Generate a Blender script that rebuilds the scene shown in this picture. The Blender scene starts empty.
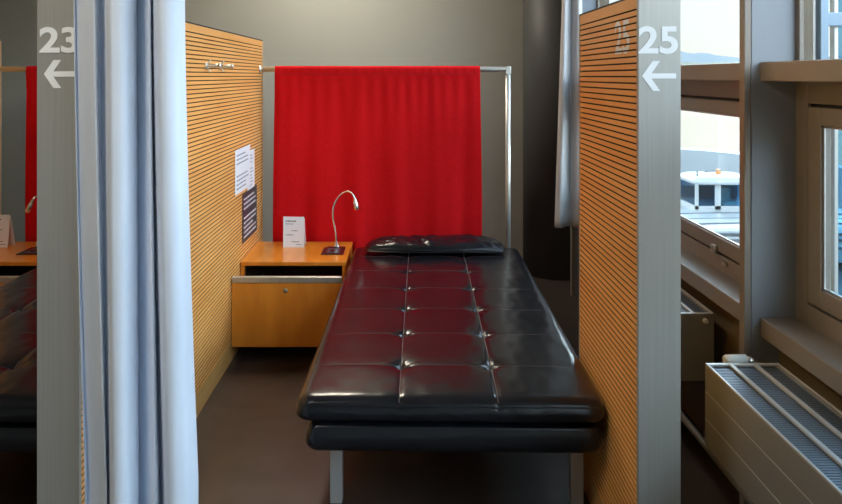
import bpy, bmesh, math, random
from mathutils import Vector, noise
random.seed(7)
SC = bpy.context.scene
COL = SC.collection
F, PX, PY, CH = 740.0, 406.0, 76.0, 1.40   # focal (px), vanishing point, camera height

# ------------------------------------------------------------------ materials
def mat(name, base=(.5, .5, .5), rough=.5, metal=0.0, spec=.5, coat=0, coat_r=.2, emit=None, es=0, sheen=0):
    m = bpy.data.materials.new(name); m.use_nodes = True
    b = m.node_tree.nodes['Principled BSDF']
    b.inputs['Base Color'].default_value = (*base, 1)
    b.inputs['Roughness'].default_value = rough
    b.inputs['Metallic'].default_value = metal
    b.inputs['Specular IOR Level'].default_value = spec
    b.inputs['Coat Weight'].default_value = coat
    b.inputs['Coat Roughness'].default_value = coat_r
    b.inputs['Sheen Weight'].default_value = sheen
    if emit:
        b.inputs['Emission Color'].default_value = (*emit, 1)
        b.inputs['Emission Strength'].default_value = es
    return m

def vary(m, c1, c2, scale=(5, 5, 5), nscale=1.0, detail=4, lo=.3, hi=.7, bump=0, bscale=None, bdist=.001, rough=None, extra=None):
    """base colour from stretched noise, optional bump and roughness range"""
    nt = m.node_tree; N, L = nt.nodes, nt.links
    b = N['Principled BSDF']
    tc = N.new('ShaderNodeTexCoord'); mp = N.new('ShaderNodeMapping')
    mp.inputs['Scale'].default_value = scale
    L.new(tc.outputs['Object'], mp.inputs['Vector'])
    n = N.new('ShaderNodeTexNoise'); n.inputs['Scale'].default_value = nscale; n.inputs['Detail'].default_value = detail
    L.new(mp.outputs['Vector'], n.inputs['Vector'])
    r = N.new('ShaderNodeValToRGB')
    r.color_ramp.elements[0].position = lo; r.color_ramp.elements[1].position = hi
    r.color_ramp.elements[0].color = (*c1, 1); r.color_ramp.elements[1].color = (*c2, 1)
    L.new(n.outputs['Fac'], r.inputs['Fac']); L.new(r.outputs['Color'], b.inputs['Base Color'])
    if rough:
        mr = N.new('ShaderNodeMapRange'); mr.inputs['To Min'].default_value = rough[0]; mr.inputs['To Max'].default_value = rough[1]
        L.new(n.outputs['Fac'], mr.inputs['Value']); L.new(mr.outputs['Result'], b.inputs['Roughness'])
    if bump:
        mp2 = N.new('ShaderNodeMapping'); mp2.inputs['Scale'].default_value = bscale or scale
        L.new(tc.outputs['Object'], mp2.inputs['Vector'])
        n2 = N.new('ShaderNodeTexNoise'); n2.inputs['Scale'].default_value = 1; n2.inputs['Detail'].default_value = 3
        L.new(mp2.outputs['Vector'], n2.inputs['Vector'])
        bp = N.new('ShaderNodeBump'); bp.inputs['Strength'].default_value = bump; bp.inputs['Distance'].default_value = bdist
        L.new(n2.outputs['Fac'], bp.inputs['Height']); L.new(bp.outputs['Normal'], b.inputs['Normal'])
    return m

M = {}
M['slat'] = vary(mat('slat_wood', rough=.42), (.82, .36, .09), (.92, .46, .14), (3, 1.2, 9), 1.6, 4, .3, .72)
M['groove'] = mat('groove_felt', (.03, .018, .010), .9)
M['base_wood'] = vary(mat('board_wood', rough=.4), (.58, .30, .09), (.72, .40, .13), (6, 2.0, 30), 1.6, 5)
M['cabinet'] = vary(mat('cabinet_veneer', rough=.28, coat=.3, coat_r=.12), (.68, .225, .018), (.82, .31, .033), (9, 3, 2.0), 1.8, 6, .3, .7)
M['cabinet_shade'] = mat('cabinet_inside_shade', (.018, .010, .007), .7)  # near black: shade inside the open cabinet put into the colour
M['alu'] = vary(mat('brushed_aluminium', rough=.36, metal=.85), (.50, .50, .49), (.60, .60, .58), (60, 60, 1.2), 3, 3, .3, .7)
M['post'] = vary(mat('panel_metal', rough=.38, metal=.45), (.41, .40, .37), (.46, .45, .42), (90, 90, 1.0), 2, 3, .3, .7, rough=(.33, .42))
M['chrome'] = mat('satin_chrome', (.80, .78, .74), .22, .92)
M['leg_steel'] = mat('brushed_leg_steel', (.66, .66, .65), .35, .45)
M['satin'] = mat('satin_steel', (.78, .75, .69), .38, .75)
M['letter'] = mat('white_vinyl', (.86, .87, .88), .5)
M['leather'] = vary(mat('black_leather', rough=.25, spec=.5), (.005, .006, .009), (.009, .010, .014), (4, 4, 4), 2, 3,
                    bump=.12, bscale=(150, 150, 150), bdist=.0006, rough=(.18, .27))
M['thread'] = mat('seam_thread', (.14, .10, .095), .6)
M['red'] = vary(mat('red_cloth', rough=.9, spec=.15), (.60, .005, .008), (.68, .007, .010), (40, 40, 18), 3, 6, .3, .7, bump=.25, bscale=(500, 500, 500), bdist=.0006)
M['blue'] = vary(mat('pale_blue_cloth', rough=.6, sheen=.2), (.60, .67, .79), (.66, .72, .83), (10, 10, 3), 2, 3, bump=.2, bscale=(600, 600, 600), bdist=.0004)
M['white_cloth'] = vary(mat('white_cloth', rough=.8), (.50, .48, .48), (.54, .52, .52), (10, 10, 3), 2, 3)
M['wall'] = vary(mat('wall_paint', rough=.8), (.375, .39, .345), (.39, .405, .36), (2, 2, 2), 1, 4, bump=.1, bscale=(160, 160, 160), bdist=.0006)
M['ceiling'] = vary(mat('ceiling_paint', rough=.9), (.60, .58, .53), (.64, .62, .57), (2, 2, 2), 1, 3)
M['column'] = vary(mat('column_paint', rough=.5), (.072, .078, .080), (.085, .09, .092), (2, 2, 1), 2, 3)
M['floor'] = vary(mat('linoleum', rough=.36), (.040, .031, .027), (.070, .054, .047), (3, 3, 3), 3, 8, .3, .75, rough=(.28, .42))
M['bronze'] = vary(mat('bronze_frame', rough=.38, metal=.25), (.245, .215, .19), (.26, .23, .203), (3, 3, 3), 1, 3)
M['pier'] = vary(mat('grey_panel', rough=.45, metal=.2), (.24, .265, .30), (.26, .285, .32), (2, 2, 2), 1, 3)
M['under'] = vary(mat('wall_panel', rough=.55), (.15, .105, .055), (.17, .12, .065), (2, 2, 2), 1, 3)
M['rad'] = vary(mat('radiator_enamel', rough=.32, metal=.25), (.275, .265, .25), (.29, .28, .265), (2, 2, 2), 1, 3)
M['rad_in'] = mat('radiator_fins', (.10, .13, .17), .4, .3)
M['pipe'] = mat('pipe_paint', (.09, .08, .07), .45)
M['dark'] = mat('black_rubber', (.012, .012, .014), .6)
M['plastic'] = mat('black_plastic', (.02, .018, .02), .25)
M['greyp'] = mat('grey_plastic', (.34, .33, .31), .5)
M['white'] = mat('white_plastic', (.80, .80, .77), .4)
M['paper'] = mat('paper', (.84, .86, .90), .5)
M['paper_dark'] = mat('dark_poster', (.045, .045, .055), .4)
M['ink'] = mat('grey_ink', (.22, .23, .27), .6)
M['ink_w'] = mat('white_ink', (.75, .75, .76), .6)
M['lamp'] = mat('added_light_diffuser', (.9, .9, .85), .5, emit=(1, .90, .74), es=27)  # glow of the added ceiling lights
M['steel_blue'] = mat('facade_metal', (.22, .30, .38), .35, .5)
M['tarmac'] = vary(mat('tarmac', rough=.9), (.105, .115, .128), (.125, .135, .148), (.15, .15, .15), 1, 5)
M['sandy'] = vary(mat('sandy_apron', rough=.95), (.33, .235, .165), (.37, .27, .195), (.04, .01, .04), 1, 4)
M['kerb'] = mat('road_paint', (.40, .43, .47), .8)
M['hill'] = vary(mat('hill_woods', rough=1), (.13, .16, .18), (.155, .185, .20), (.006, .006, .02), 1, 5)
M['woods'] = vary(mat('field_woods', rough=1), (.11, .12, .09), (.18, .175, .13), (.01, .01, .05), 1, 5)
M['truck'] = mat('truck_white', (.32, .335, .35), .3, coat=.4)
M['truck_grey'] = mat('truck_grey', (.08, .09, .105), .35)
M['truck_dark'] = mat('truck_glazing', (.06, .13, .17), .08)
M['truck_seat'] = mat('truck_cab_inside', (.55, .50, .42), .7)
M['tyre'] = mat('tyre', (.02, .02, .02), .8)
M['orange'] = mat('beacon_orange', (.85, .25, .04), .3)

def glass_mat(name, tint, fac=.08):
    m = bpy.data.materials.new(name); m.use_nodes = True
    nt = m.node_tree; N, L = nt.nodes, nt.links
    N.remove(N['Principled BSDF'])
    t = N.new('ShaderNodeBsdfTransparent'); t.inputs[0].default_value = (*tint, 1)
    g = N.new('ShaderNodeBsdfGlossy'); g.inputs['Roughness'].default_value = .02
    lw = N.new('ShaderNodeLayerWeight'); lw.inputs[0].default_value = .5
    pw = N.new('ShaderNodeMath'); pw.operation = 'POWER'; pw.inputs[1].default_value = 5; L.new(lw.outputs['Facing'], pw.inputs[0])
    fr = N.new('ShaderNodeMath'); fr.operation = 'MULTIPLY_ADD'; fr.inputs[1].default_value = .45; fr.inputs[2].default_value = .02; L.new(pw.outputs[0], fr.inputs[0])
    mx = N.new('ShaderNodeMixShader')
    L.new(fr.outputs[0], mx.inputs[0]); L.new(t.outputs[0], mx.inputs[1]); L.new(g.outputs[0], mx.inputs[2])
    L.new(mx.outputs[0], N['Material Output'].inputs[0])
    return m
M['glass'] = glass_mat('window_glass', (.95, .975, .97))
M['glass_blue'] = glass_mat('tinted_glass', (.40, .62, .74))

# ------------------------------------------------------------------ mesh builder
class MB:
    def __init__(s): s.v, s.f, s.sm = [], [], []
    def add(s, vs, fs, smooth=False):
        o = len(s.v); s.v += [tuple(v) for v in vs]
        s.f += [tuple(i + o for i in f) for f in fs]; s.sm += [smooth] * len(fs); return s
    def box(s, x0, x1, y0, y1, z0, z1):
        if x0 > x1: x0, x1 = x1, x0
        if y0 > y1: y0, y1 = y1, y0
        if z0 > z1: z0, z1 = z1, z0
        return s.add([(x0, y0, z0), (x1, y0, z0), (x1, y1, z0), (x0, y1, z0), (x0, y0, z1), (x1, y0, z1), (x1, y1, z1), (x0, y1, z1)],
              [(0, 3, 2, 1), (4, 5, 6, 7), (0, 1, 5, 4), (1, 2, 6, 5), (2, 3, 7, 6), (3, 0, 4, 7)])
    def tube(s, pts, r, n=14, closed=False, caps=True):
        pts = [Vector(p) for p in pts]; k = len(pts)
        rs = r if isinstance(r, (list, tuple)) else [r] * k
        rings = []; up = None
        for i in range(k):
            if closed: t = pts[(i + 1) % k] - pts[i - 1]
            else: t = pts[min(i + 1, k - 1)] - pts[max(i - 1, 0)]
            t.normalize()
            if up is None: up = t.orthogonal().normalized()
            up = (up - t * up.dot(t)); up = up.normalized() if up.length > 1e-6 else t.orthogonal().normalized()
            sd = t.cross(up)
            rings.append([pts[i] + (up * math.cos(a) + sd * math.sin(a)) * rs[i] for a in [2 * math.pi * j / n for j in range(n)]])
        vs = [v for rg in rings for v in rg]; fs = []
        m = k if closed else k - 1
        for i in range(m):
            a, b = i * n, ((i + 1) % k) * n
            for j in range(n): fs.append((a + j, a + (j + 1) % n, b + (j + 1) % n, b + j))
        s.add(vs, fs, True)
        if caps and not closed:
            o = len(s.v) - len(vs)
            s.f += [tuple(o + j for j in reversed(range(n))), tuple(o + (k - 1) * n + j for j in range(n))]; s.sm += [False, False]
        return s
    def lathe(s, prof, c=(0, 0, 0), axis='z', n=24):
        vs, fs = [], []
        for (r, h) in prof:
            for j in range(n):
                a = 2 * math.pi * j / n; p, q = r * math.cos(a), r * math.sin(a)
                v = {'z': (p, q, h), 'x': (h, p, q), 'y': (q, h, p)}[axis]
                vs.append((v[0] + c[0], v[1] + c[1], v[2] + c[2]))
        for i in range(len(prof) - 1):
            for j in range(n): fs.append((i * n + j, i * n + (j + 1) % n, (i + 1) * n + (j + 1) % n, (i + 1) * n + j))
        s.add(vs, fs, True)
        o = len(s.v) - len(vs)
        s.f += [tuple(o + j for j in reversed(range(n))), tuple(o + (len(prof) - 1) * n + j for j in range(n))]; s.sm += [False, False]
        return s
    def grid(s, P, smooth=True, wrap=False):
        a, b = len(P), len(P[0]); fs = []
        for i in range(a - 1):
            for j in range(b - (0 if wrap else 1)):
                fs.append((i * b + j, i * b + (j + 1) % b, (i + 1) * b + (j + 1) % b, (i + 1) * b + j))
        return s.add([p for r in P for p in r], fs, smooth)
    def prism(s, poly, y0, y1, plane='xz'):
        n = len(poly)
        def mk(p, q): return (p[0], q, p[1]) if plane == 'xz' else ((q, p[0], p[1]) if plane == 'yz' else (p[0], p[1], q))
        vs = [mk(p, y0) for p in poly] + [mk(p, y1) for p in poly]
        fs = [tuple(range(n)), tuple(reversed(range(n, 2 * n)))] + [(i, n + i, n + (i + 1) % n, (i + 1) % n) for i in range(n)]
        return s.add(vs, fs)
    def build(s, name, m, parent=None, bevel=0, solid=0, off=None, fix=True):
        me = bpy.data.meshes.new(name)
        o3 = Vector(off) if off is not None else (parent_loc(parent) if parent else Vector((0, 0, 0)))
        me.from_pydata([tuple(Vector(v) - o3) for v in s.v], [], s.f)
        for p, f in zip(me.polygons, s.sm): p.use_smooth = f
        if fix:
            bm = bmesh.new(); bm.from_mesh(me); bmesh.ops.recalc_face_normals(bm, faces=bm.faces); bm.to_mesh(me); bm.free()
        me.materials.append(m)
        o = bpy.data.objects.new(name, me); COL.objects.link(o)
        if parent: o.parent = parent
        if bevel:
            b = o.modifiers.new('bevel', 'BEVEL'); b.width = bevel; b.segments = 2; b.limit_method = 'ANGLE'
        if solid:
            b = o.modifiers.new('thickness', 'SOLIDIFY'); b.thickness = solid; b.offset = 0
        return o

def parent_loc(p):
    v = Vector((0, 0, 0))
    while p is not None:
        v = v + p.location; p = p.parent
    return v

def tag(o, label=None, cat=None, group=None, kind=None):
    if label: o['label'] = label
    if cat: o['category'] = cat
    if group: o['group'] = group
    if kind: o['kind'] = kind
    return o
def thing(name, loc, label=None, cat=None, group=None, kind=None):
    o = bpy.data.objects.new(name, None); COL.objects.link(o); o.location = loc; o.empty_display_size = .05
    return tag(o, label, cat, group, kind)
def dup(o, loc=None, label=None, parent=None):
    c = o.copy(); COL.objects.link(c)
    if parent: c.parent = parent
    for ch in list(o.children): dup(ch, parent=c)
    if loc is not None: c.location = loc
    if label: c['label'] = label
    return c
def struct(name, mb, m, bevel=0, parent=None):
    o = mb.build(name, m, parent, bevel)
    if not parent: o['kind'] = 'structure'
    return o
def center_origin(o):
    """moves a single-mesh thing's origin to the middle of its underside"""
    me = o.data; vs = [v.co for v in me.vertices]
    c = Vector(((min(v.x for v in vs) + max(v.x for v in vs)) / 2, (min(v.y for v in vs) + max(v.y for v in vs)) / 2, min(v.z for v in vs)))
    for v in me.vertices: v.co -= c
    o.location = c
    return o
def spline(keys, n):
    """Catmull-Rom through tuples"""
    out = []; k = len(keys)
    for i in range(k - 1):
        p0, p1, p2, p3 = keys[max(i - 1, 0)], keys[i], keys[i + 1], keys[min(i + 2, k - 1)]
        for j in range(n):
            t = j / n
            out.append(tuple(.5 * (2 * b + (c - a) * t + (2 * a - 5 * b + 4 * c - d) * t * t + (3 * b - a - 3 * c + d) * t ** 3) for a, b, c, d in zip(p0, p1, p2, p3)))
    out.append(tuple(keys[-1])); return out

# ------------------------------------------------------------------ camera
cam = bpy.data.cameras.new('camera'); co = bpy.data.objects.new('camera', cam); COL.objects.link(co)
co.location = (0, 0, CH); co.rotation_euler = (math.pi / 2, 0, 0)
cam.sensor_width = 36; cam.lens = F / 842 * 36
cam.shift_x = (421 - PX) / 842; cam.shift_y = -(252 - PY) / 842
cam.clip_start = .05; cam.clip_end = 9000
SC.camera = co

# ------------------------------------------------------------------ room shell
YB, XL, YR, ZC = 5.60, -4.4, -2.6, 2.85
struct('floor', MB().box(XL, 1.34, YR, YB, -.12, 0), M['floor'])
struct('ceiling', MB().box(XL, 1.34, YR, YB, ZC, ZC + .15), M['ceiling'])
struct('wall_back', MB().box(XL - .12, 1.34, YB, YB + .12, -.12, ZC + .15), M['wall'])
struct('wall_left', MB().box(XL - .12, XL, YR, YB, -.12, ZC + .15), M['wall'])
struct('wall_front', MB().box(XL - .12, 1.34, YR - .12, YR, -.12, ZC + .15), M['wall'])
struct('wall_right', MB().box(1.16, 1.30, 4.735, YB, .6, 2.72).box(1.16, 1.34, YR, YB, 0, .60).box(1.16, 1.34, YR, YB, 2.72, ZC), M['under'])  # solid far bay added to keep window light off the back wall
col = MB().lathe([(.235, 0), (.235, ZC)], (1.075, 5.30, 0), n=48)
struct('trim_column', col, M['column']); 
for nm in ('trim_column',):
    o = bpy.data.objects[nm]; o.name = 'trim_9'

piers = [(-2.60, -2.50), (-.10, -.065), (2.30, 2.335), (4.70, 4.735)]
tn = 1
for (a, b) in piers:
    o = struct('trim_%d' % tn, MB().box(1.0735, 1.222, a, b, 0, ZC), M['pier'], .002); tn += 1
    MB().box(1.051, 1.073, a, b, 0, ZC).build('edge_strip', M['bronze'], o, bevel=.003)

for k in range(3):
    a, b = piers[k][1], piers[k + 1][0]
    w = thing('window_%d' % (k + 1), (1.2, a, .60), kind='structure')
    # sill and transom
    MB().box(1.10, 1.215, a + .001, b - .001, .590, .650).build('window_sill', M['bronze'], w, bevel=.004)
    MB().box(1.10, 1.24, a + .001, b - .001, 1.384, 1.444).build('transom', M['bronze'], w, bevel=.003)
    # lower outer frame
    fr = MB()
    fr.box(1.21, 1.24, a, a + .068, .65, 1.384).box(1.21, 1.24, b - .068, b, .65, 1.384)
    fr.box(1.21, 1.24, a + .068, b - .068, .65, .712).box(1.21, 1.24, a + .068, b - .068, 1.318, 1.384)
    fr.build('window_frame', M['bronze'], w, bevel=.002)
    # dark rebate gap
    g = MB(); c, d = a + .068, b - .068
    g.box(1.222, 1.239, c, c + .014, .712, 1.318).box(1.222, 1.239, d - .014, d, .712, 1.318).box(1.222, 1.239, c, d, .712, .722).box(1.222, 1.239, c, d, 1.308, 1.318)
    g.build('gasket', M['dark'], w)
    # sash
    c, d, e, h = a + .080, b - .080, .722, 1.308
    s_ = MB()
    s_.box(1.205, 1.237, c, c + .068, e, h).box(1.205, 1.237, d - .068, d, e, h)
    s_.box(1.205, 1.237, c + .068, d - .068, e, e + .055).box(1.205, 1.237, c + .068, d - .068, h - .052, h)
    s = s_.build('sash', M['bronze'], w, bevel=.003)
    g2 = MB(); c2, d2, e2, h2 = c + .068, d - .068, e + .055, h - .052
    g2.box(1.212, 1.217, c2, c2 + .008, e2, h2).box(1.212, 1.217, d2 - .008, d2, e2, h2).box(1.212, 1.217, c2, d2, e2, e2 + .007).box(1.212, 1.217, c2, d2, h2 - .007, h2)
    g2.build('glazing_bead', M['alu'], s)
    MB().box(1.2175, 1.2205, c2, d2, e2, h2).build('pane', M['glass'], s)
    MB().box(1.231, 1.234, c2, d2, e2, h2).build('pane', M['glass'], s)
    # upper light, slim frame
    up = MB()
    up.box(1.212, 1.226, a, a + .020, 1.444, 2.72).box(1.212, 1.226, b - .020, b, 1.444, 2.72).box(1.212, 1.226, a, b, 2.66, 2.72)
    up.build('upper_frame', M['bronze'], w, bevel=.002)
    MB().box(1.218, 1.223, a + .02, b - .02, 1.446, 2.66).build('upper_pane', M['glass'], w)
    if k in (1, 2):
        MB().box(1.198, 1.206, a + .44, a + .475, .665 + .02, .700).build('latch', M['alu'], w, bevel=.001)
# little catch on the far sash
w3 = bpy.data.objects['window_3']
MB().box(1.190, 1.205, 2.86, 2.895, .715, .745).build('catch', M['alu'], w3, bevel=.002)
# facade mullion outside with glass fin
fm = thing('trim_6', (1.46, 2.62, .2), kind='structure')
MB().box(1.445, 1.475, 2.58, 2.62, .2, 3.0).build('mullion', M['steel_blue'], fm, bevel=.003)
MB().box(1.43, 1.442, 2.60, 2.70, .2, 3.0).build('channel', M['alu'], fm, bevel=.002)
MB().box(1.475, 1.60, 2.585, 2.615, 1.575, 1.622).build('bracket', M['steel_blue'], fm, bevel=.002)
MB().box(1.520, 1.90, 2.62, 2.632, .2, 3.0).build('glass_fin', M['glass_blue'], fm)
MB().box(1.512, 1.524, 2.61, 2.64, .2, 3.0).build('fin_edge', M['alu'], fm)

# ------------------------------------------------------------------ text helpers
def text_mesh(s, x0, x1, z0, z1, depth=.0012, offset=.028):
    """triangulated glyph mesh fitted to a box in local x/z (depth along y)"""
    cu = bpy.data.curves.new('txt', 'FONT'); cu.body = s; cu.size = 1; cu.offset = offset; cu.extrude = .5; cu.resolution_u = 6
    ob = bpy.data.objects.new('txt', cu); COL.objects.link(ob)
    bpy.context.view_layer.update()
    me = bpy.data.meshes.new_from_object(ob.evaluated_get(bpy.context.evaluated_depsgraph_get()))
    vs = [v.co.copy() for v in me.vertices]; fs = [tuple(p.vertices) for p in me.polygons]
    ax, bx = min(v.x for v in vs), max(v.x for v in vs); ay, by = min(v.y for v in vs), max(v.y for v in vs)
    out = [(x0 + (v.x - ax) / (bx - ax) * (x1 - x0), v.z * depth, z0 + (v.y - ay) / (by - ay) * (z1 - z0)) for v in vs]
    bpy.data.objects.remove(ob); bpy.data.curves.remove(cu); bpy.data.meshes.remove(me)
    return out, fs

# ------------------------------------------------------------------ partitions
ZT = 1.612; PITCH = .0176; Z0 = .098
def slat_ranges():
    z = Z0; out = []
    while z + .0135 < ZT - .008:
        out.append((z, z + .0134)); z += PITCH
    out[-1] = (out[-1][0], ZT - .004)
    return out
def make_partition(xa, xb, y0, y1, label, number=None, arrow=True, base=True):
    t = thing('partition_wall', ((xa + xb) / 2, (y0 + y1) / 2, 0), label, 'partition', 'slatted partitions between the rest cubicles')
    c = MB().box(xa + .009, xb - .009, y0 + .01, y1 - .006, 0, ZT - .004)
    for (p, q) in slat_ranges(): c.box(xa + .0008, xb - .0008, y0 + .0085, y1 - .0065, p, q)
    c.build('core', M['groove'], t)
    for side in (0, 1):
        m = MB(); X0, X1 = (xa, xa + .0009) if side == 0 else (xb - .0009, xb)
        W0, W1 = (xa, xa + .0085) if side == 0 else (xb - .0085, xb)
        for (p, q) in slat_ranges(): m.box(X0, X1, y0 + .008, y1 - .006, p, q)
        m.build('slat_panel', M['slat'], t)
        MB().box(W0, W1, y0 + .008, y1 - .006, 0.0, Z0 - .004).build('base_board', M['base_wood'], t)
    MB().box(xa, xb, y0 + .008, y1 - .004, ZT - .004, ZT + .002).build('top_cap', M['dark'], t)
    MB().box(xa - .002, xb + .002, y1 - .006, y1, 0, ZT + .001).build('end_strip', M['alu'], t, bevel=.0008)
    MB().box(xa - .003, xb + .007, y0 - .006, y0 + .010, 0, ZT + .003).build('end_panel', M['post'], t, bevel=.0015)
    return t
def pxX(px, D): return (px - PX) * D / F
def pxZ(py, D): return CH - (py - PY) * D / F
def arrow_mb(px0, px1, py0, py1, D):
    """left-pointing arrow built from pixel extents on the panel at depth D"""
    k = D / F
    x0, x1, z0, z1 = pxX(px0, D), pxX(px1, D), pxZ(py1, D), pxZ(py0, D); zc = (z0 + z1) / 2; th = 5.3 * k
    hw = (x1 - x0) * .50
    m = MB()
    m.prism([(x0, zc), (x0 + hw - th * 1.2, z1), (x0 + hw + th * .2, z1), (x0 + th * 1.45, zc), (x0 + hw + th * .2, z0), (x0 + hw - th * 1.2, z0)], D - .0010, D, 'xz')
    m.box(x0 + th * .9, x1, D - .0012, D, zc - th / 2, zc + th / 2)
    return m
def add_sign(t, num, px0, px1, py0, py1, D, arr):
    vs, fs = text_mesh(num, pxX(px0, D), pxX(px1, D), pxZ(py1, D), pxZ(py0, D))
    vs = [(v[0], v[1] + D - .0007, v[2]) for v in vs]
    tag(MB().add(vs, fs).build('number', M['letter'], t), 'white number %s' % num)
    tag(arrow_mb(*arr, D).build('arrow', M['letter'], t), 'white arrow pointing left')
p23 = make_partition(-.957, -.857, 1.93, 4.43, 'long light wooden slatted partition left of the black bed, with a metal end panel numbered 23')
add_sign(p23, '23', 39.5, 78.5, 27, 53, 1.9235, (44, 76, 60, 88))
p25 = make_partition(.602, .702, 1.915, 2.57, 'short orange-brown slatted partition right of the black bed, with a metal end panel numbered 25')
add_sign(p25, '25', 638.3, 677.8, 26, 54, 1.9085, (642, 676, 61, 91))
p21 = make_partition(-2.524, -2.424, 2.6, 4.43, 'wooden slatted partition seen only as a sliver at the far left edge')
# number 25 painted across the slats
yA, yB = .602 * F / (615 - PX), .602 * F / (629.5 - PX)
vs, fs = text_mesh('25', 0, yA - yB, pxZ(54, (yA + yB) / 2), pxZ(20.5, (yA + yB) / 2), offset=.02)
vs = [(.602 - .0004 + v[1] * .5, yA - v[0], v[2]) for v in vs]
bm = bmesh.new(); bv = [bm.verts.new(v) for v in vs]
for f in fs:
    try: bm.faces.new([bv[i] for i in f])
    except ValueError: pass
sr = slat_ranges()
for (p, q) in sr:
    if q < 1.40: continue
    for z in (p, q): bmesh.ops.bisect_plane(bm, geom=bm.verts[:] + bm.edges[:] + bm.faces[:], plane_co=(0, 0, z), plane_no=(0, 0, 1))
dl = [f for f in bm.faces if not any(p - 1e-5 <= f.calc_center_median().z <= q + 1e-5 for (p, q) in sr)]
bmesh.ops.delete(bm, geom=dl, context='FACES')
me = bpy.data.meshes.new('slat_number')
for v in bm.verts: v.co -= p25.location
bm.to_mesh(me); bm.free(); me.materials.append(M['letter'])
o = bpy.data.objects.new('slat_number', me); COL.objects.link(o); o.parent = p25
tag(o, 'white number 25 painted over the slats')

# coat hooks on the left partition
def coat_hook(y, z, label):
    t = thing('coat_hook', (-.857, y, z), label, 'hook', 'chrome hooks on the long partition')
    MB().lathe([(.016, 0), (.016, .004), (.012, .006)], (-.857, y, z), 'x', 20).build('base_plate', M['satin'], t)
    MB().tube([(-.853, y, z), (-.83, y, z), (-.800, y, z + .002)], .0075, 14).lathe([(.006, 0), (.012, .002), (.012, .008), (.006, .011)], (-.803, y, z + .002), 'x', 18).build('peg', M['satin'], t)
    MB().tube([(-.852, y, z + .004), (-.842, y, z + .018), (-.836, y, z + .024)], .0035, 10).tube([(-.852, y, z - .004), (-.842, y, z - .018), (-.836, y, z - .024)], .0035, 10).build('prong', M['satin'], t)
coat_hook(3.17, pxZ(66, 3.17), 'chrome coat hook on the slats, the one nearer the blue curtain')
coat_hook(3.40, pxZ(66.5, 3.40), 'chrome coat hook on the slats, the one nearer the red curtain')

# ------------------------------------------------------------------ notices on partition
XN = -.857
def lines(t, mm, y0, y1, z0, z1, x, rows, th, seed, skip=()):
    rnd = random.Random(seed)
    for i in range(rows):
        if i in skip: continue
        z = z1 - (i + .5) * (z1 - z0) / rows; y = y0; end = y0 + (y1 - y0) * rnd.uniform(.6, 1); m = MB()
        while y < end:
            w = min(rnd.uniform(.012, .045), end - y)
            m.box(x, x + .0004, y, y + w, z - th / 2, z + th / 2); y += w + .007
        m.build('text_line', mm, t)
def notice(y0, y1, z0, z1, x, m1, m2, label, rows, th, seed, skip):
    t = thing('notice', (x, (y0 + y1) / 2, z0), label, 'notice')
    MB().box(x, x + .0012, y0, y1, z0, z1).build('sheet', m1, t)
    lines(t, m2, y0 + .03, y1 - .03, z0 + .015, z1 - .02, x + .0012, rows, th, seed, skip)
notice(3.995, 4.18, .775, .992, XN + .0005, M['paper'], M['ink'], 'white printed sheet on the slatted partition, half covered by the larger one', 10, .005, 3, (3,))
notice(3.70, 4.055, .800, 1.026, XN + .0022, M['paper'], M['ink'], 'large white printed sheet taped to the slatted partition above the black notice', 9, .007, 4, (3, 4))
notice(3.867, 4.235, .520, .780, XN + .0022, M['paper_dark'], M['ink_w'], 'black notice with white writing on the slatted partition above the nightstand', 9, .009, 5, (3,))

# ------------------------------------------------------------------ rail and red curtain
DR = 4.33; ZRod = pxZ(69.2, DR); XP = pxX(508, DR)
def make_rail(x_end, xp, label):
    t = thing('curtain_rail', (xp, DR, 0), label, 'curtain rail', 'steel rails across the cubicle backs')
    r = .0155
    MB().tube([(x_end, DR, ZRod), (xp - .03, DR, ZRod), (xp - .009, DR, ZRod - .0), (xp, DR, ZRod - .0), (xp, DR, ZRod - .001)], r, 18).build('rod', M['satin'], t)
    MB().box(xp - .016, xp + .016, DR - .016, DR + .016, ZRod - .03, ZRod + .0165).build('corner_joint', M['satin'], t, bevel=.004)
    MB().tube([(xp, DR, 0), (xp, DR, ZRod - .02)], r, 18).build('upright', M['satin'], t)
    MB().lathe([(.05, 0), (.05, .006), (.018, .012)], (xp, DR, 0)).build('foot', M['satin'], t)
    MB().lathe([(.022, 0), (.022, .006), (.017, .012)], (x_end, DR, ZRod), 'x', 20).build('wall_socket', M['satin'], t)
    return t
rail = make_rail(-.857, XP, 'polished steel rail with upright post behind the black bed')
rail2 = dup(rail, (XP - 1.553, DR, 0), 'polished steel rail in the neighbouring cubicle at the far left')
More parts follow.
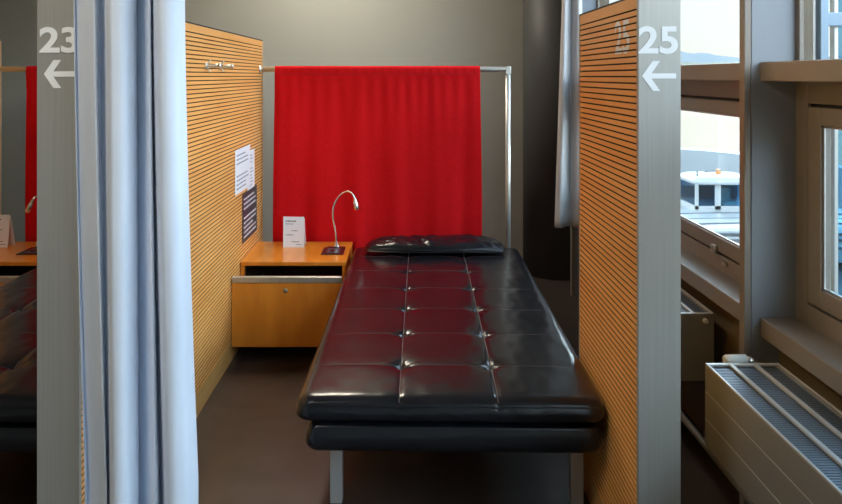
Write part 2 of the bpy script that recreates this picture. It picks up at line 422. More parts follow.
def red_curtain(xa, xb, label, seed):
    rnd = random.Random(seed)
    NX, NZ = 220, 60; w = xb - xa
    ph = [rnd.uniform(0, 6.28) for _ in range(6)]
    zt, zb = ZRod + .014, .10
    def fold(u, t):
        # gathered pleats at the head that merge downwards into broad ones
        a = .006 * math.sin(u * w / .075 * 6.28 + ph[0] + 1.5 * math.sin(u * 9)) * math.exp(-t * 7) + \
            .012 * (.25 + .75 * t) * math.sin(u * 6.28 * 5.2 + ph[1] + .7 * math.sin(u * 7 + ph[4]) + .5 * t) + \
            .0025 * (.3 + .7 * t) * math.sin(u * 6.28 * 11 + ph[2] + 1.2 * math.sin(u * 5 + t * 2))
        return a + .006 * noise.noise(Vector((u * 9, t * 2.2, seed)))
    P = []
    # sleeve over the rod
    rs = .0185
    for k in range(9):
        a = math.pi * (.5 + 1.0 * (1 - k / 8))      # from the rear over the top to the front
        ring = []
        for i in range(NX + 1):
            u = i / NX
            wv = .0016 * math.sin(u * w / .05 * 6.28 + ph[0] + 1.5 * math.sin(u * 9))
            ang = math.pi * k / 8
            ring.append((xa + u * w, DR + math.cos(ang) * rs + wv, ZRod + math.sin(ang) * rs))
        P.append(ring)
    for j in range(1, NZ + 1):
        t = (j / NZ) ** 1.15; ring = []
        for i in range(NX + 1):
            u = i / NX
            z = ZRod - t * (ZRod - zb)
            drop = ZRod - z
            grow = min(1, max(0, (drop - .02) / .12))
            y = DR - rs * (1 - .5 * grow) + (fold(u, t) * grow if drop > .02 else .0016 * math.sin(u * w / .05 * 6.28 + ph[0] + 1.5 * math.sin(u * 9)))
            xx = xa + u * w - .012 * math.sin(t * 2.2) * (1 - 2 * u) * 1.0
            ring.append((xx, y, z))
        P.append(ring)
    t = thing('red_curtain', (xa, DR, zb), label, 'curtain', 'red curtains on the steel rails')
    MB().grid(P).build('cloth', M['red'], t, solid=.0016)
    # stitched hem of the sleeve
    st = MB()
    st.tube([(xa + u / 60 * w, DR - rs - .0015, ZRod - .028 + .001 * math.sin(u * 2.3)) for u in range(61)], .0011, 6)
    st.build('sleeve_seam', mat('red_thread', (.28, .006, .012), .8), t)
    return t
red_curtain(-.765, .432, 'red curtain hanging on the steel rail behind the black bed', 3)
red_curtain(-2.215, -1.3, 'red curtain partly hidden behind the metal panel numbered 23', 8)

# ------------------------------------------------------------------ nightstands
def make_nightstand(label):
    t = thing('nightstand', (-.575, 3.95, 0), label, 'nightstand', 'wooden nightstands in the cubicles')
    xl, xr, y0, y1 = -.853, -.309, 3.82, 4.285
    MB().box(xl, xr, y0 - .004, y1, .421, .441).build('top', M['cabinet'], t, bevel=.002)
    MB().box(xl, xl + .018, y0, y1 - .002, .075, .421).build('side_board', M['cabinet'], t)
    MB().box(xr - .020, xr - .002, y0, y1 - .002, .075, .421).build('side_board', M['cabinet'], t)
    MB().box(xl + .018, xr - .020, y1 - .02, y1 - .002, .075, .421).box(xl + .018, xr - .020, y0, y1 - .02, .075, .093).box(xl + .018, xl + .019, y0 + .03, y1 - .02, .093, .421).box(xr - .021, xr - .020, y0 + .03, y1 - .02, .093, .421).build('shade_lining', M['cabinet_shade'], t)  # dark back and thin side sheets paint the shade of the cavity
    MB().box(xl + .03, xr - .03, y0 + .04, y1 - .03, 0, .075).build('plinth', M['dark'], t)
    d0 = 3.62
    dr = MB()
    dr.box(xl + .03, xl + .042, d0 + .018, y1 - .05, .12, .27).box(xr - .046, xr - .034, d0 + .018, y1 - .05, .12, .27).box(xl + .042, xr - .046, d0 + .018, y1 - .05, .12, .128)
    d = MB().box(xl + .001, pxX(342, d0), d0, d0 + .018, .074, .388).build('drawer', M['cabinet'], t, bevel=.0015)
    dr.build('drawer_box', M['cabinet_shade'], d)
    MB().box(xl + .001, pxX(342, d0), d0 - .006, d0 + .019, .388, .418).build('handle_strip', M['alu'], d, bevel=.003)
    lx = pxX(285.5, d0)
    MB().lathe([(.011, 0), (.011, -.004), (.0075, -.006)], (lx, d0, pxZ(290.5, d0)), 'y', 20).build('lock', M['alu'], d)
    MB().box(lx - .001, lx + .001, d0 - .0068, d0 - .006, pxZ(290.5, d0) - .004, pxZ(290.5, d0) + .004).build('keyhole', M['dark'], d)
    MB().lathe([(.03, 0), (.034, .004), (.034, .021)], (pxX(332, 3.97), 3.97, .40), n=24).build('cable_box', M['greyp'], t)
    return t
ns = make_nightstand('orange wooden nightstand with an open drawer left of the black bed')
ns2 = dup(ns, ns.location + Vector((-1.565, .0, 0)), 'wooden nightstand in the dim neighbouring cubicle at the left edge')

def make_socket(label, x, y):
    t = thing('socket_panel', (x, y, .441), label, 'socket panel', 'black socket panels on the nightstands')
    MB().prism([(x - .062, y - .095), (x + .058, y - .095), (x + .058, y + .072), (x - .062, y + .072)], .441, .4445, 'xy').build('plate', M['plastic'], t, bevel=.001)
    m = MB().box(x - .036, x + .032, y - .062, y + .040, .4445, .447)
    i = m.build('insert', M['greyp_d'], t, bevel=.002)
    MB().lathe([(.017, 0), (.019, .003)], (x - .002, y - .025, .4465), n=20).build('outlet', M['plastic'], i)
    MB().box(x - .045, x + .050, y + .085, y + .095, .441, .4425).build('cable_slot', M['plastic'], t)
    return t
M['greyp_d'] = mat('dark_grey_plastic', (.07, .07, .09), .3)
SX, SY = pxX(334, 4.06), 4.06
make_socket('black socket panel set in the nightstand top at the foot of the bent lamp', SX, SY)
make_socket('black socket panel on the dim nightstand at the left edge', pxX(36, 4.06), 4.06)

def reading_lamp(keys, D, label, head_end):
    pts = [(pxX(a, D + dy), D + dy, pxZ(b, D + dy)) for (a, b, dy) in keys]
    base = (pts[0][0], pts[0][1], .441)
    t = thing('reading_lamp', base, label, 'lamp', 'gooseneck reading lamps on the nightstands')
    MB().lathe([(.020, 0), (.020, .004), (.010, .008), (.008, .030)], base, n=24).build('base', M['chrome'], t)
    p = [(base[0], base[1], .455)] + pts[1:]
    MB().tube(spline(p, 10), .0055, 12).build('gooseneck', M['chrome'], t)
    a = Vector(pts[-1]); b = Vector((pxX(head_end[0], D), D - .03, pxZ(head_end[1], D))); d = b - a
    MB().tube([a - d * .15, a, a + d * .25, a + d * .3, a + d * .95, b], [.006, .009, .011, .0135, .0145, .0135], 18).build('lamp_head', M['chrome'], t)
    MB().tube([b, b + d * .02], [.011, .011], 16).build('lens', M['white'], a_parent(t))
    return t
def a_parent(t): return [c for c in t.children if c.name.startswith('lamp_head')][-1]
reading_lamp([(336.5, 247, 0), (335.5, 232, 0), (333, 218, 0), (333.5, 207, 0), (338.5, 197, 0), (345.5, 191.8, -.01), (351.5, 193, -.02), (355, 199, -.03)], 4.17,
             'chrome gooseneck reading lamp standing on the nightstand beside the bed', (357, 208.5))
reading_lamp([(38, 247, 0), (43, 232, 0), (44, 215, 0), (43, 203, 0), (39, 198, -.01), (35, 197, -.02), (32.5, 201, -.03)], 4.17,
             'bent reading lamp at the left edge in front of a dark red curtain', (30, 211))

def menu_card(pts4, D, label, lean=.03, w=None):
    (x0, x1, y0, y1) = pts4
    X0, X1 = pxX(x0, D), pxX(x1, D); Z1 = .4415; Z2 = pxZ(y0, D + lean)
    t = thing('info_card', ((X0 + X1) / 2, D, Z1), label, 'card', 'info cards on the nightstands')
    def q(u, v, off=0):   # u along width, v up, off towards the viewer
        return (X0 + u * (X1 - X0) + (.0 - .004 * v), D + .012 * (1 - u) * 0 + lean * v - off, Z1 + v * (Z2 - Z1) - .002 * u)
    def slab(m, u0, u1, v0, v1, a, b):
        vs = [q(u0, v0, a), q(u1, v0, a), q(u1, v1, a), q(u0, v1, a), q(u0, v0, b), q(u1, v0, b), q(u1, v1, b), q(u0, v1, b)]
        vs = [(v[0], v[1], max(v[2], Z1)) for v in vs]
        m.add(vs, [(0, 3, 2, 1), (4, 5, 6, 7), (0, 1, 5, 4), (1, 2, 6, 5), (2, 3, 7, 6), (3, 0, 4, 7)])
    m = MB(); slab(m, 0, 1, .0, 1, 0, .003); m.build('sheet', M['paper'], t)
    m = MB(); m.prism([(D + lean * .93, Z1 + .93 * (Z2 - Z1)), (D + .075, Z1), (D + .078, Z1), (D + lean * .95, Z1 + .95 * (Z2 - Z1))], X0, X1, 'yz')
    m.build('rear_leaf', M['paper'], t)
    m = MB()
    for (a, b, v, th) in [(.12, .62, .855, .022), (.12, .48, .765, .012), (.40, .70, .545, .012), (.12, .50, .41, .012), (.40, .76, .19, .012), (.62, .9, .10, .010)]:
        m = MB(); u = a; r = random.Random(int(v * 1000))
        while u < b:
            e = min(b, u + r.uniform(.06, .16)); slab(m, u, e, v - th, v + th, .0032, .0036); u = e + .02
        m.build('text_line', M['ink'], t)
menu_card((283.2, 304, 216.5, 246.5), 4.14, 'white folded info card standing on the nightstand in front of the red curtain')
menu_card((-14, 8, 214.5, 244), 4.14, 'white info card cut off by the left edge of the picture')

# ------------------------------------------------------------------ day bed
BW, BL = .906, 1.96           # width, length
BC = Vector((.149, 3.155, 0)); BROT = -math.radians(1.15)
ROWS = [-.735 + .292 * k for k in range(6)]
BXL, BXR = -.150, .142
def smooth(a, b, x):
    t = max(0, min(1, (x - a) / (b - a))); return t * t * (3 - 2 * t)
def axis_pts(half, r, n_in, marks):
    a = [-half + r * (1 - math.cos(i / 7 * math.pi / 2)) for i in range(8)]
    inn = [-half + r + (2 * half - 2 * r) * i / n_in for i in range(1, n_in)]
    s = sorted(set([round(v, 5) for v in a + inn + [-v for v in a]] + [round(m + d, 5) for m in marks for d in (-.012, -.005, 0, .005, .012)]))
    return s
def top_z(x, y):
    hx, hy = BW / 2, BL / 2
    puff = .010 * (1 - abs(x / hx) ** 3) * (1 - abs(y / hy) ** 5)
    # pull of tufts
    z = puff
    xs = [BXL, BXR]
    for bx in xs:
        d = abs(x - bx); z -= .0022 * math.exp(-(d / .008) ** 2) + .0010 * math.exp(-(d / .04) ** 2)
    for ry in ROWS:
        d = abs(y - ry); z -= (.0008 * math.exp(-(d / .007) ** 2) + .0003 * math.exp(-(d / .04) ** 2)) * smooth(hx, hx - .15, abs(x))
        for bx in xs:
            rr = math.hypot(x - bx, y - ry)
            z -= .014 * math.exp(-(rr / .016) ** 1.2) + .0035 * math.exp(-(rr / .05) ** 2)
            # radial creases around each tuft
            an = math.atan2(y - ry, x - bx)
            z += .0022 * math.exp(-(rr / .045) ** 2) * min(1, rr / .012) * math.sin(an * 7 + 2 * noise.noise(Vector((bx * 20, ry * 20, 0)))) 
    z += .0022 * noise.noise(Vector((x * 5, y * 5, 1.3))) + .0012 * noise.noise(Vector((x * 24, y * 14, 4)))
    return z
def cushion(m, w, l, zb, zt, r, tz, xs, ys, rb=.012, corner=.03, sag=0):
    hx, hy = w / 2, l / 2
    P = []
    for x in xs:
        row = []
        for y in ys:
            dx, dy = max(0, abs(x) - (hx - r)), max(0, abs(y) - (hy - r)); X, Y = x, y
            d = math.hypot(dx, dy)
            if d > r:
                X = math.copysign(hx - r + dx * r / d, x) if dx else x; Y = math.copysign(hy - r + dy * r / d, y) if dy else y; d = r
            drop = r - math.sqrt(max(0, r * r - d * d))
            row.append((X, Y, zt - drop * .55 + tz(x, y)))
        P.append(row)
    m.grid(P)
    # side skirt from the rim of the grid
    a, b = len(xs), len(ys)
    rim = [P[i][0] for i in range(a)] + [P[a - 1][j] for j in range(1, b)] + [P[i][b - 1] for i in range(a - 2, -1, -1)] + [P[0][j] for j in range(b - 2, 0, -1)]
    prof = [(0, None)]
    rings = [rim]
    z0 = zt - r * .55
    for k in range(1, 17):
        u = k / 16; z = z0 + (zb - z0) * u
        wq = max(0, (u - .6) / .4); bulge = .007 * math.sin(u * math.pi) - .020 * (1 - math.sqrt(1 - wq * wq))
        rg = []
        for (X, Y, Z) in rim:
            n = Vector((X / hx, Y / hy)); 
            ox = bulge * (1 if X > 0 else -1) * smooth(.9, 1, abs(X) / hx); oy = bulge * (1 if Y > 0 else -1) * smooth(.95, 1, abs(Y) / hy)
            wr = .0022 * noise.noise(Vector((X * 26 + z * 30, Y * 26, z * 10))) * math.sin(u * math.pi)
            rg.append((X + ox + (wr if ox else 0), Y + oy + (wr if oy else 0), Z + (z - z0) * (Z - zb) / (z0 - zb) if False else Z * (1 - u) + zb * u))
        rings.append(rg)
    rings.append([(X * .92, Y * .96, zb) for (X, Y, Z) in rings[-1]])
    m.grid(rings, True, wrap=True)
    n = len(rim); o = len(m.v) - n
    m.f.append(tuple(range(o, o + n))); m.sm.append(False)
    return rim
def make_bed(label, loc, rot):
    t = thing('day_bed', loc, label, 'bed', 'black tufted leather day beds')
    t.rotation_euler.z = rot
    xs = axis_pts(BW / 2, .040, 56, [BXL, BXR]); ys = axis_pts(BL / 2, .040, 110, ROWS)
    m = MB(); rim = cushion(m, BW, BL, .376, .449, .040, top_z, xs, ys)
    bm = bmesh.new()
    mt = m.build('mattress', M['leather'], t, off=(0, 0, 0))
    mm = mt.data; b = bmesh.new(); b.from_mesh(mm); bmesh.ops.remove_doubles(b, verts=b.verts, dist=1e-5); bmesh.ops.recalc_face_normals(b, faces=b.faces); b.to_mesh(mm); b.free(); bm.free()
    # piping round the rim
    MB().tube([(x * 1.003, y * 1.001, z - .001) for (x, y, z) in rim], .0018, 8, closed=True).build('piping', M['leather'], mt, off=(0, 0, 0))
    sm = MB()
    def zz(x, y):
        dx, dy = max(0, abs(x) - (BW / 2 - .040)), max(0, abs(y) - (BL / 2 - .040)); d = min(.040, math.hypot(dx, dy))
        return .449 - (.040 - math.sqrt(max(0, .040 ** 2 - d * d))) * .55 + top_z(x, y)
    for bx in (BXL, BXR):
        sm.tube([(bx, y, zz(bx, y) + .0006) for y in [-BL / 2 + .006 + (BL - .012) * i / 260 for i in range(261)]], .0013, 6)
    for ry in ROWS:
        sm.tube([(x, ry, zz(x, ry) + .0001) for x in [-BW / 2 + .05 + (BW - .10) * i / 140 for i in range(141)]], .0004, 6)
    sm.build('stitching', M['thread'], mt, off=(0, 0, 0))
    for bx in (BXL, BXR):
        for ry in ROWS:
            MB().lathe([(.002, .004), (.008, .0035), (.011, 0), (.009, -.004)], (bx, ry, zz(bx, ry) + .002), n=14).build('button', M['leather'], mt, off=(0, 0, 0))
    m = MB(); w2 = .868; l2 = BL - .03
    xs = axis_pts(w2 / 2, .03, 16, []); ys = axis_pts(l2 / 2, .03, 24, [])
    cushion(m, w2, l2, .279, .368, .03, lambda x, y: 0, xs, ys)
    m.v = [(x + .010, y, z) for (x, y, z) in m.v]
    pd = m.build('base_pad', M['leather'], t, off=(0, 0, 0))
    b = bmesh.new(); b.from_mesh(pd.data); bmesh.ops.remove_doubles(b, verts=b.verts, dist=1e-5); bmesh.ops.recalc_face_normals(b, faces=b.faces); b.to_mesh(pd.data); b.free()
    fr = MB().box(-.40, .40, -.76, -.72, .255, .281).box(-.40, .40, .72, .76, .255, .281).box(-.40, -.36, -.72, .72, .255, .281).box(.36, .40, -.72, .72, .255, .281)
    fr.build('frame', M['dark'], t, off=(0, 0, 0))
    for sx in (-1, 1):
        for sy in (-1, 1):
            x = sx * .3935 + .030; y = sy * .72
            tag(MB().box(x - .020, x + .020, y - .020, y + .020, 0, .284).build('leg', M['leg_steel'], t, bevel=.002, off=(0, 0, 0)), 'brushed steel leg')
    return t
bed = make_bed('black leather day bed with tufted mattress under the flat black pillow, centre of the picture', BC, BROT)
bed2 = dup(bed, BC + Vector((-1.560, 0, 0)), 'black tufted day bed in the dark left of the panel numbered 23')

# pillow
def make_pillow():
    t = thing('pillow', (.154, 3.99, .456), 'flat black leather pillow lying on the head of the day bed', 'pillow')
    W, L, H = .75, .26, .075
    m = MB(); nu, nv = 90, 40
    for side in (1, -1):
        P = []
        for i in range(nu + 1):
            row = []
            for j in range(nv + 1):
                u, v = -1 + 2 * i / nu, -1 + 2 * j / nv
                e = (1 - abs(u) ** 5) * (1 - abs(v) ** 2.6); e = max(0, e) ** .55
                x = u * W / 2 * (1 - .05 * (v * v)) ; y = v * L / 2 * (1 - .32 * u * u) + .012 * math.sin(u * 2 + 1) 
                if side > 0:
                    z = .020 + e * (H - .02) + e * (.010 * noise.noise(Vector((u * 3, v * 1.5, 2))) + .007 * noise.noise(Vector((u * 9 + v * 3, v * 5, 7))) + .003 * noise.noise(Vector((u * 30, v * 10, 9))))
                    z -= .004 * math.exp(-((u - .02 - .03 * v) / .025) ** 2) * e
                    z += .0035 * e * math.sin(u * 26 + v * 5 + 3 * noise.noise(Vector((u * 2, v, 5)))) * math.exp(-((u + .25) / .35) ** 2) * (.4 + .6 * abs(v))
                else: z = .020 - e * .018
                row.append((x, y, z))
            P.append(row)
        m.grid(P)
    o = m.build('cover', M['leather'], t, off=(0, 0, 0))
    b = bmesh.new(); b.from_mesh(o.data); bmesh.ops.remove_doubles(b, verts=b.verts, dist=1e-4); bmesh.ops.recalc_face_normals(b, faces=b.faces); b.to_mesh(o.data); b.free()
    pts = []
    for k in range(160):
        a = k / 160 * 4
        if a < 1: u, v = -1 + 2 * a, -1
        elif a < 2: u, v = 1, -1 + 2 * (a - 1)
        elif a < 3: u, v = 1 - 2 * (a - 2), 1
        else: u, v = -1, 1 - 2 * (a - 3)
        pts.append((u * W / 2 * (1 - .05 * v * v), v * L / 2 * (1 - .32 * u * u) + .012 * math.sin(u * 2 + 1), .020))
    MB().tube(pts, .0035, 8, closed=True).build('piping', M['leather'], t, off=(0, 0, 0))
    t.rotation_euler.z = -math.radians(1.5)
make_pillow()

# ------------------------------------------------------------------ cloth curtains
def cloth_curtain(name, top, bot, D, z0, z1, m, label, thick=.002, nz=50, sc=1.0, curve=1.0, zv=1.6, zl=.4):
    a, b = spline(top, 8), spline(bot, 8); P = []
    for k in range(nz + 1):
        t = k / nz; z = z1 + (z0 - z1) * t; row = []
        e = min(1, max(0, (zv - z) / (zv - zl))) ** curve
        for i, (p, q) in enumerate(zip(a, b)):
            px = p[0] * (1 - e) + q[0] * e; dd = (p[1] * (1 - e) + q[1] * e) * sc
            dd += .006 * noise.noise(Vector((px * .06, t * 3, 5)))
            row.append((pxX(px, D + dd), D + dd, z))
        P.append(row)
    return tag(center_origin(MB().grid(P).build(name, m, solid=thick)), label, 'curtain')
top = [(74, .05), (77, .06), (90, .00), (95, -.012), (98, .03), (106, .01), (109, -.05), (114, -.062), (126, -.050), (134, .005), (137, .045), (140, .035), (147, .0), (150, -.005), (151.5, .035), (154, .0), (158, -.052), (164, -.060), (174, -.048), (181, -.02), (184, .01), (184.5, .035)]
bot = [(85, .05), (87, .07), (100, .03), (106, .005), (107, .04), (110, .02), (112, -.04), (116, -.060), (128, -.055), (137, .0), (139, .045), (142, .035), (152, -.01), (157, -.015), (159, .04), (163, .02), (167, -.045), (174, -.062), (186, -.05), (192, -.02), (197, .02), (198, .05)]
cloth_curtain('curtain', top, bot, 1.80, .02, 2.80, M['blue'], 'pale blue curtain bunched beside the metal panel numbered 23', nz=80, curve=1.4)
# ceiling track for it
tk = tag(center_origin(MB().box(-2.6, 1.0, 1.77, 1.83, 2.80, 2.85).build('curtain_track', M['alu'])), 'aluminium curtain track under the ceiling above the partition ends', 'curtain track')
DW = 4.58
top = [(555, .0), (558, -.02), (563, -.03), (567, .01), (571, .03), (575, -.01), (580, -.03), (584, .02)]
top = [(562, .0), (563, -.02), (566, -.03), (569, .01), (572, .03), (575, -.01), (579, -.03), (582, .02)]
bot = [(554.5, .0), (557, -.02), (561, -.03), (566, .02), (570, .03), (575, -.02), (580, -.035), (586, .02)]
w_c = cloth_curtain('window_curtain', top, bot, DW, pxZ(227, DW), 2.80, M['white_cloth'], 'short white curtain hanging beside the window beyond the orange-brown partition', thick=.003, zv=1.85, zl=.45)

# ------------------------------------------------------------------ radiators
def make_radiator(y0, y1, label):
    xa, xb, za, zb = .889, 1.106, .304, .545
    t = thing('radiator', ((xa + xb) / 2, (y0 + y1) / 2, 0), label, 'radiator', 'low radiators under the windows')
    fr = MB(); h = (zb - za) / 3
    for k in range(3):
        fr.box(xa, xa + .012, y0 + .004, y1 - .004, za + k * h + .0012, za + (k + 1) * h - .0012)
    fr.build('front_panel', M['rad'], t, bevel=.0012)
    for k in (1, 2): MB().box(xa - .0006, xa + .006, y0 + .004, y1 - .004, za + k * h - .0012, za + k * h + .0012).build('painted_highlight', M['rad_rail'], t)  # pale strips painted in as highlights along the panel edges
    MB().box(xa + .013, xb - .014, y0 + .02, y1 - .02, za + .012, zb - .022).build('fin_block', M['rad_in'], t)
    MB().box(xb - .012, xb, y0 + .004, y1 - .004, za, zb).build('rear_panel', M['rad'], t, bevel=.001)
    for y in (y0, y1 - .005):
        MB().box(xa, xb, y, y + .005, za, zb + .001).build('side_panel', M['rad'], t, bevel=.001)
    g = MB(); w = (xb - xa)
    for k, x in enumerate([xa, xa + w / 3, xa + 2 * w / 3, xb]):
        hw = .006 if k in (1, 2) else .005
        g.box(max(xa, x - hw * (k > 0)) if k else xa, min(xb, x + hw) if k < 3 else xb, y0 + .001, y1 - .001, zb - .004, zb + .003)
    g.box(xa, xb, y0 + .001, y0 + .014, zb - .004, zb + .0025).box(xa, xb, y1 - .014, y1 - .001, zb - .004, zb + .0025)
    g.build('top_rail', M['rad_rail'], t, bevel=.001)
    s_ = MB(); y = y0 + .02
    while y < y1 - .02:
        s_.box(xa + .008, xb - .008, y, y + .0055, zb - .016, zb - .005); y += .011
    s_.build('grille', M['rad_grille'], t)
    for ys in (y0 + .25, y1 - .28): MB().box(xa + .09, xa + .13, ys, ys + .03, 0, za + .012).build('stand', M['dark'], t)
    return t
M['rad_rail'] = mat('radiator_rail', (.56, .56, .56), .35, .2)
M['rad_grille'] = mat('radiator_grille', (.20, .24, .30), .35, .4)
r1 = make_radiator(.55, 2.20, 'long low beige-grey radiator under the nearer window, with slotted top')
r2 = make_radiator(2.657, 3.75, 'low radiator mostly hidden behind the metal panel numbered 25')
v = MB().tube([(1.02, 2.222, .547), (.962, 2.222, .547), (.955, 2.222, .547)], [.0165, .0155, .012], 20)
vv = tag(v.build('thermostat_head', M['white'], r1), 'white thermostat head')
MB().tube([(1.02, 2.222, .547), (1.035, 2.222, .545), (1.06, 2.222, .535), (1.062, 2.222, .50), (1.062, 2.205, .47)], [.012, .013, .011, .009, .009], 14).build('valve_body', M['chrome'], r1)
MB().lathe([(.009, 0), (.009, -.012), (.006, -.014)], (1.073, 2.657, .522), 'y', 16).build('vent_plug', M['white'], r2)
pp = MB().tube([(.900, .6, .290), (.900, 3.7, .290)], .0105, 14)
tag(center_origin(pp.build('heating_pipe', M['pipe'])), 'dark heating pipe running low along the fronts of the radiators', 'pipe')

# ------------------------------------------------------------------ ceiling lights, out of view, added to brighten the interior
def added_luminaire(x, y, label, w=.3, l=1.2):
    t = thing('added_ceiling_light', (x, y, ZC - .06), label, 'ceiling light', 'added ceiling lights out of view')
    MB().box(x - w / 2, x + w / 2, y - l / 2, y + l / 2, ZC - .05, ZC).build('housing', M['alu'], t, bevel=.004)
    MB().box(x - w / 2 + .02, x + w / 2 - .02, y - l / 2 + .02, y + l / 2 - .02, ZC - .058, ZC - .05).build('diffuser', M['lamp'], t)
added_luminaire(-.60, 4.75, 'added ceiling light above the red curtain, brightening the back wall')
added_luminaire(-1.3, .5, 'added ceiling light above the aisle, brightening the numbered panels')

# ------------------------------------------------------------------ outdoors
GZ = -4.3
def quad(x0, x1, y0, y1, z): return MB().box(x0, x1, y0, y1, z - .2, z)
tag(quad(2.5, 900, -300, 3000, GZ - .05).build('sandy_apron', M['sandy']), kind='structure')
def gp(px, py): D = (CH - GZ) * F / (py - PY); return (pxX(px, D), D)
line = [(560, 143), (620, 145.5), (680, 148), (712, 150), (745, 153.5), (800, 160), (900, 176)]
A = [gp(*p) for p in spline(line, 5)]
tm = MB(); n = len(A)
vs = [(x, y, GZ + .01) for (x, y) in A] + [(x if x < 60 else x, -40, GZ + .01) for (x, y) in A]
vs[0] = (2.6, 62, GZ + .01); vs[n] = (2.6, -40, GZ + .01)
tm.add(vs, [(i, i + 1, n + i + 1, n + i) for i in range(n - 1)])
tag(tm.build('tarmac', M['tarmac'], solid=.02), kind='structure')
B = [gp(a, b + 2.6) for (a, b) in spline(line, 5)]
kb = MB(); vs = [(x, y, GZ + .05) for (x, y) in A] + [(x, y, GZ + .05) for (x, y) in B]
kb.add(vs, [(i, i + 1, n + i + 1, n + i) for i in range(n - 1)])
tag(kb.build('road_edge', M['kerb'], solid=.03), kind='structure')
def ridge(name, D, x0, x1, base, h, seed, m, label):
    top = []; bot = []; back = []; k = 160
    for i in range(k + 1):
        x = x0 + (x1 - x0) * i / k
        z = h * (.75 + .5 * noise.noise(Vector((x / 700, seed, 0))) + .12 * noise.noise(Vector((x / 90, seed, 3))))
        bot.append((x, D, base)); top.append((x, D + 200, base + max(5, z))); back.append((x, D + 400, base))
    return tag(MB().grid([bot, top, back]).build(name, m), kind='structure')
ridge('hills', 3200, -400, 5000, GZ, 125, 2.2, M['hill'], '')
ridge('treeline', 2300, -400, 4000, GZ, 72, 6.1, M['woods'], '')

# airport tug with cab
tg = thing('tow_tractor', (10.6, 24.0, GZ), 'white airport tow tractor with glazed cab and orange beacon outside the window', 'tractor')
cx0, cx1 = 9.36, 11.36
# low rounded body
P = []
prof = [(21.2, .35), (21.05, .7), (21.15, 1.05), (21.5, 1.27), (22.3, 1.36), (24.3, 1.40), (26.6, 1.36), (26.9, 1.1), (26.95, .4)]
xsb = [6.5, 6.6, 6.9, 7.6, 9, 11, 13, 14.2, 14.9, 15.1, 15.2]
for i, x in enumerate(xsb):
    u = (x - 10.85) / 4.35; k = max(0, 1 - abs(u) ** 8) ** .5
    P.append([(x, 24 + (y - 24) * (.8 + .2 * k), GZ + .35 + (z - .35) * (.35 + .65 * k)) for (y, z) in prof])
MB().grid(P).add(P[0], [tuple(range(len(prof)))]).add(P[-1], [tuple(range(len(prof)))]).build('body', M['truck'], tg)
for zz_ in (.78, 1.0, 1.16):
    MB().box(6.9, 14.8, 21.0 + (.0 if zz_ < 1.1 else .14), 21.4, GZ + zz_, GZ + zz_ + .05).build('side_stripe', M['truck_grey'], tg)
for yy in (21.75, 22.35, 23.1):
    MB().tube([(7.2 + 7.3 * k / 20, yy + .25 * math.sin(math.pi * k / 20), GZ + 1.30 + .03 * (yy - 21.7)) for k in range(21)], .06, 8).build('deck_rib', M['truck_grey'], tg)
for (x, y) in ((7.9, 21.6), (13.6, 21.6), (7.9, 26.0), (13.6, 26.0)):
    MB().lathe([(.2, -.15), (.5, -.17), (.55, -.1), (.55, .1), (.5, .17), (.2, .15)], (x, y, GZ + .55), 'y', 24).build('wheel', M['tyre'], tg)
# cab
zb0, zb1 = GZ + 1.38, GZ + 2.20
cb = thing('cab', (0, 0, 0)); cb.parent = tg
cabm = MB()
for (x, y) in ((cx0, 23.9), (cx0 + .62, 23.9), (cx1 - .09, 23.9), (cx0, 25.4), (cx1 - .09, 25.4)):
    cabm.box(x, x + .09 + (.10 if abs(x - cx0 - .62) < .01 else 0), y, y + .09, zb0, zb1)
cabm.box(cx0, cx1, 23.9, 25.5, zb0 - .05, zb0 + .12)
bpy.data.objects.remove(cb)
cb = cabm.build('cab_frame', M['truck'], tg)
R = []
for (f, z) in ((1.0, 0), (1.03, .06), (1.0, .14), (.80, .22), (.3, .26)):
    ring = []
    for k in range(32):
        a = 2 * math.pi * k / 32; c, s = math.cos(a), math.sin(a)
        ring.append(((cx0 + cx1) / 2 + math.copysign(abs(c) ** .35, c) * 1.06 * f, 24.7 + math.copysign(abs(s) ** .35, s) * .9 * f, zb1 + z))
    R.append(ring)
rm = MB().grid(R, True, wrap=True); o0 = len(rm.v) - 32
rm.f.append(tuple(range(o0, o0 + 32))); rm.sm.append(True)
rm.build('cab_roof', M['truck'], tg)
MB().box(cx0 + .10, cx0 + .62, 23.93, 23.96, zb0 + .12, zb1).box(cx0 + .81, cx1 - .09, 23.93, 23.96, zb0 + .12, zb1).box(cx0 + .02, cx0 + .05, 24, 25.4, zb0 + .12, zb1).box(cx1 - .05, cx1 - .02, 24, 25.4, zb0 + .12, zb1).box(cx0 + .1, cx1 - .1, 25.44, 25.47, zb0 + .12, zb1).build('cab_window', M['glass_blue'], tg)
MB().box(cx0 + .1, cx1 - .1, 25.38, 25.43, zb0, zb1 - .25).build('cab_rear', M['truck_grey'], tg)
MB().box(cx0 + .95, cx0 + 1.4, 24.5, 24.62, zb0, zb0 + .62).box(cx0 + .95, cx0 + 1.4, 24.1, 24.6, zb0, zb0 + .22).build('seat', M['truck_seat'], tg, bevel=.04)
MB().box(cx0 + 1.5, cx0 + 1.9, 24.0, 24.2, zb0 + .40, zb0 + .72).build('display', M['white'], tg, bevel=.02)
MB().lathe([(.09, 0), (.08, .10), (.05, .16)], (cx0 + 1.02, 24.6, zb1 + .25), n=16).build('beacon', M['orange'], tg)
MB().tube([(cx0 + .2, 24.3, zb1 + .2), (cx0 + .2, 24.3, zb1 + .38)], .03, 8).tube([(cx0 + .45, 24.3, zb1 + .36), (cx0 + 1.0, 24.3, zb1 + .40)], .02, 8).build('aerial', M['truck_grey'], tg)
MB().box(cx1 + .22, cx1 + .9, 24.0, 25.2, GZ + 1.36, GZ + 1.95).build('equipment_box', M['truck'], tg, bevel=.05)

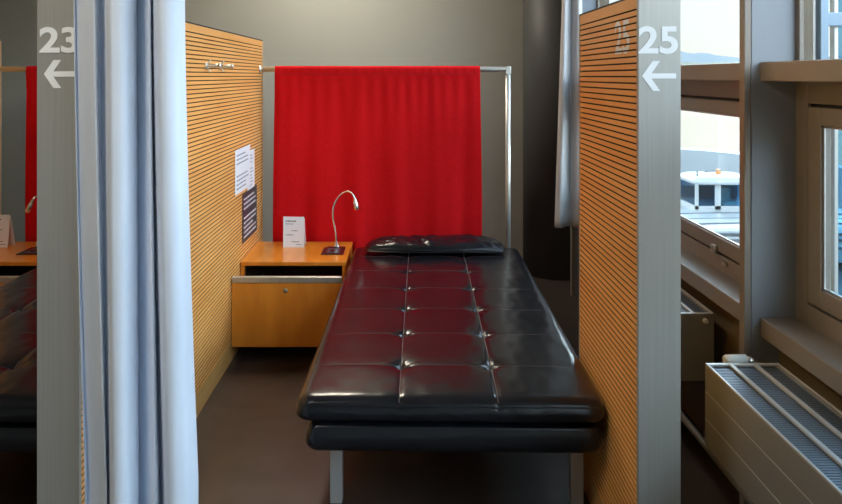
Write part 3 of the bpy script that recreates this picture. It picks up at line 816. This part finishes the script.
# ------------------------------------------------------------------ light
W = bpy.data.worlds.new('sky'); SC.world = W; W.use_nodes = True
nt = W.node_tree; N, L = nt.nodes, nt.links
bg = N['Background']
tc = N.new('ShaderNodeTexCoord'); sp = N.new('ShaderNodeSeparateXYZ'); L.new(tc.outputs['Generated'], sp.inputs[0])
rp = N.new('ShaderNodeValToRGB'); L.new(sp.outputs['Z'], rp.inputs['Fac'])
e = rp.color_ramp.elements
e[0].position = 0.0; e[0].color = (.86, .86, .83, 1)
e[1].position = 1.0; e[1].color = (.55, .75, 1.0, 1)
for (p, c) in ((.035, (.90, .91, .88)), (.10, (.86, .92, .93)), (.25, (.78, .89, 1.0)), (.5, (.66, .83, 1.0))):
    x = e.new(p); x.color = (*c, 1)
st = N.new('ShaderNodeFloatCurve'); cv = st.mapping.curves[0]
cv.points[0].location = (0, .10); cv.points[1].location = (1, .15)
for p in ((.11, .11), (.22, .75), (.55, .75), (.75, .2)): cv.points.new(*p)
for p in cv.points: p.handle_type = 'VECTOR'
st.mapping.update()
mu = N.new('ShaderNodeMath'); mu.operation = 'MULTIPLY'; mu.inputs[1].default_value = 8.8
L.new(sp.outputs['Z'], st.inputs['Value']); L.new(st.outputs[0], mu.inputs[0])
L.new(rp.outputs['Color'], bg.inputs['Color']); L.new(mu.outputs[0], bg.inputs['Strength'])
sun = bpy.data.lights.new('sun', 'SUN'); sun.energy = .7; sun.angle = .02; sun.color = (1, .93, .82)
so = bpy.data.objects.new('sun', sun); COL.objects.link(so)
so.rotation_euler = Vector((-.62, -.30, .72)).to_track_quat('Z', 'Y').to_euler()

vsx = SC.view_settings
vsx.view_transform = 'Standard'; vsx.look = 'None'; vsx.gamma = 1; vsx.use_curve_mapping = False; vsx.exposure = 0.52
SC.cycles.max_bounces = 10; SC.cycles.transparent_max_bounces = 16; SC.cycles.diffuse_bounces = 5; SC.cycles.glossy_bounces = 5
SC.cycles.use_denoising = True
SC.cycles.caustics_reflective = False; SC.cycles.caustics_refractive = False
SC.cycles.sample_clamp_indirect = 6
